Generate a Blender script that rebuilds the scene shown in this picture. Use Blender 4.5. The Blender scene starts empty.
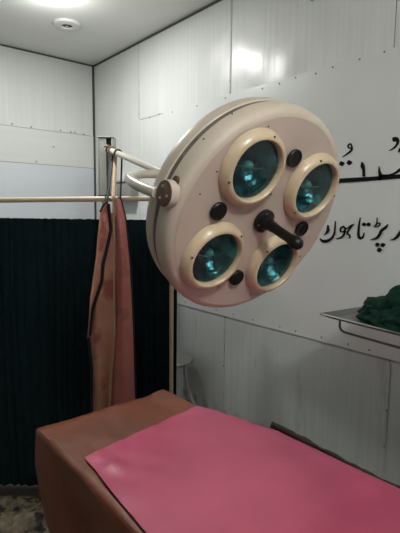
import bpy, bmesh, math, random
from mathutils import Vector, Matrix, noise
random.seed(7)
PI = math.pi
COL = bpy.context.scene.collection
sc = bpy.context.scene

# ------------------------------------------------------------------ materials
def new_mat(name):
    m = bpy.data.materials.new(name); m.use_nodes = True
    nt = m.node_tree
    return m, nt, nt.nodes['Principled BSDF']
def mat(name, col, rough=.5, metal=0., var=0., vscale=8., bump=0., bscale=40., spec=.5, coat=0., stain=None, sheen=0.):
    """principled surface with procedural mottling, bump and optional stains"""
    m, nt, b = new_mat(name)
    b.inputs['Roughness'].default_value = rough; b.inputs['Metallic'].default_value = metal
    b.inputs['Specular IOR Level'].default_value = spec
    b.inputs['Coat Weight'].default_value = coat; b.inputs['Coat Roughness'].default_value = .2
    b.inputs['Sheen Weight'].default_value = sheen
    tc = nt.nodes.new('ShaderNodeTexCoord')
    src = None
    if var > 0 or stain:
        n = nt.nodes.new('ShaderNodeTexNoise'); n.inputs['Scale'].default_value = vscale; n.inputs['Detail'].default_value = 5
        nt.links.new(tc.outputs['Object'], n.inputs['Vector'])
        r = nt.nodes.new('ShaderNodeValToRGB')
        r.color_ramp.elements[0].position = .3; r.color_ramp.elements[1].position = .7
        r.color_ramp.elements[0].color = (*[c * (1 - var) for c in col], 1)
        r.color_ramp.elements[1].color = (*[min(1, c * (1 + var)) for c in col], 1)
        nt.links.new(n.outputs['Fac'], r.inputs['Fac']); src = r.outputs['Color']
    if stain:
        scol, sscale, thr = stain
        n2 = nt.nodes.new('ShaderNodeTexNoise'); n2.inputs['Scale'].default_value = sscale; n2.inputs['Detail'].default_value = 8
        nt.links.new(tc.outputs['Object'], n2.inputs['Vector'])
        r2 = nt.nodes.new('ShaderNodeValToRGB'); r2.color_ramp.elements[0].position = thr; r2.color_ramp.elements[1].position = thr + .06
        r2.color_ramp.elements[0].color = (0, 0, 0, 1); r2.color_ramp.elements[1].color = (1, 1, 1, 1)
        nt.links.new(n2.outputs['Fac'], r2.inputs['Fac'])
        mx = nt.nodes.new('ShaderNodeMix'); mx.data_type = 'RGBA'
        nt.links.new(r2.outputs['Color'], mx.inputs[0]); nt.links.new(src, mx.inputs[6]); mx.inputs[7].default_value = (*scol, 1)
        src = mx.outputs[2]
    if src is not None: nt.links.new(src, b.inputs['Base Color'])
    else: b.inputs['Base Color'].default_value = (*col, 1)
    if bump > 0:
        n3 = nt.nodes.new('ShaderNodeTexNoise'); n3.inputs['Scale'].default_value = bscale; n3.inputs['Detail'].default_value = 4
        nt.links.new(tc.outputs['Object'], n3.inputs['Vector'])
        bp = nt.nodes.new('ShaderNodeBump'); bp.inputs['Strength'].default_value = bump; bp.inputs['Distance'].default_value = .01
        nt.links.new(n3.outputs['Fac'], bp.inputs['Height']); nt.links.new(bp.outputs['Normal'], b.inputs['Normal'])
    return m
def panel_mat(name, col, axis, stripe=55., rough=.28, amp=.03, wav=.25, dirt=0.):
    """ribbed plastic wall sheet: fine vertical stripes, a slow waviness, grime with its own shape"""
    m, nt, b = new_mat(name); L = nt.links.new
    b.inputs['Roughness'].default_value = rough
    tc = nt.nodes.new('ShaderNodeTexCoord')
    mp = nt.nodes.new('ShaderNodeMapping'); s = [0.02, 0.02, 0.02]; s[axis] = 1.; mp.inputs['Scale'].default_value = s
    L(tc.outputs['Object'], mp.inputs['Vector'])
    n = nt.nodes.new('ShaderNodeTexNoise'); n.inputs['Scale'].default_value = stripe; n.inputs['Detail'].default_value = 3
    L(mp.outputs['Vector'], n.inputs['Vector'])
    r = nt.nodes.new('ShaderNodeValToRGB'); r.color_ramp.elements[0].position = .3; r.color_ramp.elements[1].position = .7
    r.color_ramp.elements[0].color = (*[c * (1 - amp) for c in col], 1); r.color_ramp.elements[1].color = (*[c * (1 + amp) for c in col], 1)
    L(n.outputs['Fac'], r.inputs['Fac']); src = r.outputs['Color']
    if dirt > 0:
        n2 = nt.nodes.new('ShaderNodeTexNoise'); n2.inputs['Scale'].default_value = 9.; n2.inputs['Detail'].default_value = 9; n2.inputs['Roughness'].default_value = .7
        mp2 = nt.nodes.new('ShaderNodeMapping'); mp2.inputs['Scale'].default_value = (1., 1., .25); L(tc.outputs['Object'], mp2.inputs['Vector']); L(mp2.outputs['Vector'], n2.inputs['Vector'])
        r2 = nt.nodes.new('ShaderNodeValToRGB'); r2.color_ramp.elements[0].position = .56; r2.color_ramp.elements[1].position = .68
        r2.color_ramp.elements[0].color = (0, 0, 0, 1); r2.color_ramp.elements[1].color = (dirt, dirt, dirt, 1)
        L(n2.outputs['Fac'], r2.inputs['Fac'])
        mx = nt.nodes.new('ShaderNodeMix'); mx.data_type = 'RGBA'; L(r2.outputs['Color'], mx.inputs[0]); L(src, mx.inputs[6])
        mx.inputs[7].default_value = (.16, .12, .08, 1); src = mx.outputs[2]
    if dirt > 0:      # rust marks in a ragged band low on the sheet
        sp = nt.nodes.new('ShaderNodeSeparateXYZ'); L(tc.outputs['Object'], sp.inputs[0])
        rz = nt.nodes.new('ShaderNodeValToRGB'); e = rz.color_ramp.elements
        e[0].position = .30; e[0].color = (0, 0, 0, 1); e[1].position = .36; e[1].color = (1, 1, 1, 1)
        q = e.new(.40); q.color = (.8, .8, .8, 1); q = e.new(.47); q.color = (0, 0, 0, 1)
        L(sp.outputs['Z'], rz.inputs['Fac'])
        n5 = nt.nodes.new('ShaderNodeTexNoise'); n5.inputs['Scale'].default_value = 17.; n5.inputs['Detail'].default_value = 8
        L(tc.outputs['Object'], n5.inputs['Vector'])
        r5 = nt.nodes.new('ShaderNodeValToRGB'); r5.color_ramp.elements[0].position = .48; r5.color_ramp.elements[1].position = .62
        L(n5.outputs['Fac'], r5.inputs['Fac'])
        mm = nt.nodes.new('ShaderNodeMath'); mm.operation = 'MULTIPLY'; L(rz.outputs['Color'], mm.inputs[0]); L(r5.outputs['Color'], mm.inputs[1])
        m5 = nt.nodes.new('ShaderNodeMix'); m5.data_type = 'RGBA'; L(mm.outputs[0], m5.inputs[0]); L(src, m5.inputs[6])
        m5.inputs[7].default_value = (.22, .15, .09, 1); src = m5.outputs[2]
    L(src, b.inputs['Base Color'])
    n3 = nt.nodes.new('ShaderNodeTexNoise'); n3.inputs['Scale'].default_value = 3.2; n3.inputs['Detail'].default_value = 1
    L(tc.outputs['Object'], n3.inputs['Vector'])
    b1 = nt.nodes.new('ShaderNodeBump'); b1.inputs['Strength'].default_value = wav; b1.inputs['Distance'].default_value = .05
    L(n3.outputs['Fac'], b1.inputs['Height'])
    b2 = nt.nodes.new('ShaderNodeBump'); b2.inputs['Strength'].default_value = .12; b2.inputs['Distance'].default_value = .003
    L(n.outputs['Fac'], b2.inputs['Height']); L(b1.outputs['Normal'], b2.inputs['Normal']); L(b2.outputs['Normal'], b.inputs['Normal'])
    return m

# ------------------------------------------------------------------ mesh helpers
def finish(bm, smooth=True, angle=40):
    bmesh.ops.recalc_face_normals(bm, faces=bm.faces[:])
    for f in bm.faces: f.smooth = smooth
    if smooth:
        for e in bm.edges:
            if len(e.link_faces) == 2 and e.calc_face_angle(0) > math.radians(angle): e.smooth = False
def obj(name, bm, m, parent=None, smooth=True, angle=40):
    finish(bm, smooth, angle)
    off = Vector((0, 0, 0)); p = parent
    while p is not None: off += p.location; p = p.parent
    bmesh.ops.translate(bm, verts=bm.verts[:], vec=-off)
    me = bpy.data.meshes.new(name); bm.to_mesh(me); bm.free()
    me.materials.append(m)
    o = bpy.data.objects.new(name, me); COL.objects.link(o)
    if parent is not None: o.parent = parent
    return o
def thing(name, label, cat, loc, group=None):
    o = bpy.data.objects.new(name, None); COL.objects.link(o); o.location = loc; o.empty_display_size = .1
    return tag(o, label, cat, group)
def tag(o, label, cat, group=None):
    o['label'] = label; o['category'] = cat
    if group: o['group'] = group
    return o
def struct(o): o['kind'] = 'structure'; return o
def box(bm, lo, hi, bevel=0., seg=2):
    r = bmesh.ops.create_cube(bm, size=1.)
    vs = r['verts']
    for v in vs: v.co = Vector([lo[i] + (v.co[i] + .5) * (hi[i] - lo[i]) for i in range(3)])
    if bevel > 0:
        es = list({e for v in vs for e in v.link_edges})
        bmesh.ops.bevel(bm, geom=es, offset=bevel, segments=seg, affect='EDGES', profile=.5)
    return bm
def B(lo, hi, bevel=0., seg=2): return box(bmesh.new(), lo, hi, bevel, seg)
def frame_of(ax):
    ax = Vector(ax).normalized(); t = Vector((0, 0, 1)) if abs(ax.z) < .9 else Vector((1, 0, 0))
    u = ax.cross(t).normalized(); return u, ax.cross(u).normalized(), ax
def lathe(bm, org, ax, prof, seg=48):
    """prof: (radius, distance along axis); zero radius closes with a point"""
    u, v, w = frame_of(ax); org = Vector(org); rings = []
    for r, h in prof:
        if r < 1e-6: rings.append([bm.verts.new(org + w * h)])
        else: rings.append([bm.verts.new(org + w * h + (u * math.cos(2 * PI * k / seg) + v * math.sin(2 * PI * k / seg)) * r) for k in range(seg)])
    for a, b in zip(rings, rings[1:]):
        for k in range(seg):
            k2 = (k + 1) % seg
            if len(a) == 1 and len(b) == 1: continue
            if len(a) == 1: bm.faces.new((a[0], b[k], b[k2]))
            elif len(b) == 1: bm.faces.new((a[k], a[k2], b[0]))
            else: bm.faces.new((a[k], a[k2], b[k2], b[k]))
    return bm
def LA(org, ax, prof, seg=48): return lathe(bmesh.new(), org, ax, prof, seg)
def catmull(P, n=8):
    P = [Vector(p) for p in P]
    if len(P) == 2: return P
    Q = [2 * P[0] - P[1]] + P + [2 * P[-1] - P[-2]]; o = []
    for i in range(1, len(Q) - 2):
        a, b, c, d = Q[i - 1:i + 3]
        for k in range(n):
            t = k / n
            o.append(.5 * ((2 * b) + (-a + c) * t + (2 * a - 5 * b + 4 * c - d) * t * t + (-a + 3 * b - 3 * c + d) * t ** 3))
    o.append(P[-1]); return o
def tube(bm, pts, r, seg=12, flat=None, cap=True):
    """round tube along points; r number or list; flat=(sx, sy) squashes the section"""
    pts = [Vector(p) for p in pts]; N = len(pts); rings = []
    u = None
    for i, p in enumerate(pts):
        t = (pts[min(i + 1, N - 1)] - pts[max(i - 1, 0)]).normalized()
        if u is None: u = frame_of(t)[0]
        else: u = (u - t * u.dot(t)).normalized()
        v = t.cross(u); rr = r[i] if isinstance(r, (list, tuple)) else r
        fx, fy = flat or (1, 1)
        rings.append([bm.verts.new(p + u * math.cos(2 * PI * k / seg) * rr * fx + v * math.sin(2 * PI * k / seg) * rr * fy) for k in range(seg)])
    for a, b in zip(rings, rings[1:]):
        for k in range(seg): bm.faces.new((a[k], a[(k + 1) % seg], b[(k + 1) % seg], b[k]))
    if cap: bm.faces.new(rings[0][::-1]); bm.faces.new(rings[-1])
    return bm
def T(pts, r, seg=12, flat=None): return tube(bmesh.new(), pts, r, seg, flat)
def grid(rows, thick=0.):
    """sheet through a table of points; thick gives it a back and a rim"""
    bm = bmesh.new()
    V = [[bm.verts.new(p) for p in row] for row in rows]
    for a, b in zip(V, V[1:]):
        for k in range(len(a) - 1): bm.faces.new((a[k], a[k + 1], b[k + 1], b[k]))
    if thick:
        bmesh.ops.recalc_face_normals(bm, faces=bm.faces[:])
        bmesh.ops.solidify(bm, geom=bm.faces[:], thickness=thick)
    return bm
def fbm(x, y, z, o=4): return noise.fractal(Vector((x, y, z)), 1., 2., o)
def lerp(a, b, t): return a + (b - a) * t
def interp(tab, x):
    if x <= tab[0][0]: return tab[0][1]
    for (a, b), (c, d) in zip(tab, tab[1:]):
        if x <= c: return lerp(b, d, (x - a) / (c - a))
    return tab[-1][1]
def sm(t): t = max(0, min(1, t)); return t * t * (3 - 2 * t)

# ------------------------------------------------------------------ palette
M_ceil = mat('ceiling_board', (.80, .81, .785), .45, var=.02, vscale=3, bump=.05, bscale=6)
M_sheet = panel_mat('ribbed_grey_sheet', (.64, .66, .64), 1, amp=.05, wav=.45)
M_sheet_low = panel_mat('grimy_ribbed_sheet', (.53, .555, .54), 1, amp=.07, dirt=.3)
M_sheet_b = panel_mat('ribbed_grey_sheet_back', (.62, .64, .62), 0, amp=.04)
M_sheet_mid = panel_mat('flat_grey_sheet', (.61, .63, .61), 2, stripe=20, amp=.03)
M_sheet_blue = mat('pale_blue_sheet', (.58, .615, .65), .45, var=.02, vscale=2)
M_wall = mat('painted_wall', (.55, .56, .53), .6, var=.03, vscale=3)
M_seam = mat('dark_joint', (.07, .072, .066), .8, var=.2, vscale=30)
M_strip = mat('grey_cover_strip', (.48, .495, .475), .5, var=.1, vscale=20)
M_rivet = mat('rusty_rivet', (.24, .22, .19), .5, metal=.4, var=.3, vscale=300)
M_floor = mat('dark_floor', (.075, .062, .05), .6, var=.35, vscale=9, bump=.1, bscale=30)
M_banner = mat('white_vinyl', (.64, .66, .65), .33, var=.015, vscale=4, bump=.35, bscale=3.5)
M_ink = mat('black_ink', (.008, .008, .009), .8, spec=.1, var=.1, vscale=60)
M_cream = mat('cream_enamel', (.62, .53, .435), .45, spec=.35, var=.035, vscale=7, coat=.06, stain=((.22, .13, .07), 38, .74))
M_face = mat('cream_enamel_pink_bounce', (.60, .485, .41), .38, var=.03, vscale=6, coat=.2, stain=((.2, .12, .07), 45, .75))  # lamp face: pink bounce from the table is mixed into the cream
M_ring = mat('yellowed_cream_ring', (.66, .52, .35), .34, var=.06, vscale=14, coat=.3, stain=((.33, .19, .08), 16, .68))
M_tube = mat('cream_tube', (.66, .61, .52), .32, var=.04, vscale=12, coat=.3)
M_rust = mat('rusty_brown_plate', (.135, .075, .05), .55, var=.35, vscale=60, bump=.2, bscale=120)
M_steel = mat('dull_steel', (.42, .42, .40), .42, metal=.75, var=.15, vscale=15)
M_screw = mat('dark_screw', (.10, .08, .065), .4, metal=.6, var=.2, vscale=200)
M_bright = mat('bright_screw', (.55, .53, .5), .35, metal=.8, var=.1, vscale=100)
M_black = mat('black_plastic', (.008, .0075, .0075), .38, spec=.3, var=.2, vscale=40)
M_groove = mat('groove_band', (.15, .13, .105), .7, var=.2, vscale=30)
M_gbox = mat('grey_enamel_box', (.26, .27, .255), .5, var=.1, vscale=12)
M_channel = mat('galvanised_channel', (.46, .47, .445), .5, metal=.25, var=.12, vscale=14, stain=((.2, .17, .13), 24, .68))
M_dark = mat('dark_parts_and_shade', (.02, .02, .02), .8, var=.2, vscale=20)
M_curtain = mat('dark_teal_cloth', (.004, .0155, .0185), .9, spec=.2, var=.2, vscale=25, bump=.15, bscale=250)
M_rail = mat('cream_rail', (.58, .47, .345), .4, var=.06, vscale=16)
M_terra = mat('terracotta_rexine', (.62, .30, .21), .48, var=.14, vscale=7, bump=.15, bscale=60, stain=((.40, .11, .095), 5, .52))
M_red = mat('dusty_red_rexine', (.60, .20, .175), .5, var=.14, vscale=6, bump=.15, bscale=60, stain=((.44, .17, .13), 6, .55))
M_navy = mat('navy_binding', (.010, .014, .026), .7, var=.2, vscale=80)
M_pipe = mat('tan_piping', (.52, .36, .22), .6, var=.15, vscale=80)
M_brown = mat('brown_rexine', (.185, .056, .028), .46, var=.22, vscale=6, bump=.12, bscale=25)
M_pink = mat('pink_plastic_sheet', (.50, .082, .155), .36, var=.10, vscale=5, bump=.10, bscale=14, stain=((.62, .22, .30), 55, .77))
M_roll = mat('dark_brown_cloth', (.035, .019, .015), .75, var=.4, vscale=60, bump=.3, bscale=80)
M_green = mat('dark_green_cloth', (.004, .028, .019), .9, spec=.2, var=.25, vscale=30, bump=.3, bscale=200)
M_inox = mat('stainless_tray', (.22, .225, .215), .45, metal=.7, var=.08, vscale=20)
M_wire = mat('dark_wire', (.12, .12, .115), .4, metal=.7, var=.15, vscale=50)
M_stoolseat = mat('worn_stool_top', (.36, .36, .34), .4, metal=.6, var=.15, vscale=20)
M_stoolleg = mat('pale_stool_leg', (.60, .59, .54), .45, var=.1, vscale=30)
M_white = mat('white_plastic', (.74, .75, .72), .4, var=.02, vscale=10)
M_clutter = mat('printed_cloth', (.20, .16, .11), .85, var=.55, vscale=22, bump=.2, bscale=60, stain=((.03, .026, .022), 15, .54))
def glass_mat():
    m, nt, b = new_mat('teal_heat_glass'); L = nt.links.new
    out = nt.nodes['Material Output']; nt.nodes.remove(b)
    tr = nt.nodes.new('ShaderNodeBsdfTransparent'); tr.inputs['Color'].default_value = (.36, .58, .60, 1)
    gl = nt.nodes.new('ShaderNodeBsdfGlossy'); gl.inputs['Roughness'].default_value = .05; gl.inputs['Color'].default_value = (.9, .95, .95, 1)
    lw = nt.nodes.new('ShaderNodeLayerWeight')
    p3 = nt.nodes.new('ShaderNodeMath'); p3.operation = 'POWER'; p3.inputs[1].default_value = 4.
    fr = nt.nodes.new('ShaderNodeMath'); fr.operation = 'MULTIPLY_ADD'; fr.inputs[1].default_value = .6; fr.inputs[2].default_value = .05
    L(lw.outputs['Facing'], p3.inputs[0]); L(p3.outputs[0], fr.inputs[0])
    mx = nt.nodes.new('ShaderNodeMixShader')
    L(fr.outputs[0], mx.inputs[0]); L(tr.outputs[0], mx.inputs[1]); L(gl.outputs[0], mx.inputs[2]); L(mx.outputs[0], out.inputs['Surface'])
    return m
M_glass = glass_mat()
M_reflector = mat('teal_reflector', (.19, .30, .31), .2, metal=.9, var=.2, vscale=40, bump=.5, bscale=38)
M_bulb = mat('frosted_bulb', (.5, .6, .6), .12, var=.05, vscale=60, coat=1.)
def emit_mat(name, col, s):
    m, nt, b = new_mat(name)
    b.inputs['Base Color'].default_value = (*col, 1); b.inputs['Emission Color'].default_value = (*col, 1); b.inputs['Emission Strength'].default_value = s
    return m
E_A, E_A2, E_B, EXPO, PX, PY = 5., 16., 78., 0.0, .4, -.45
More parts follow.
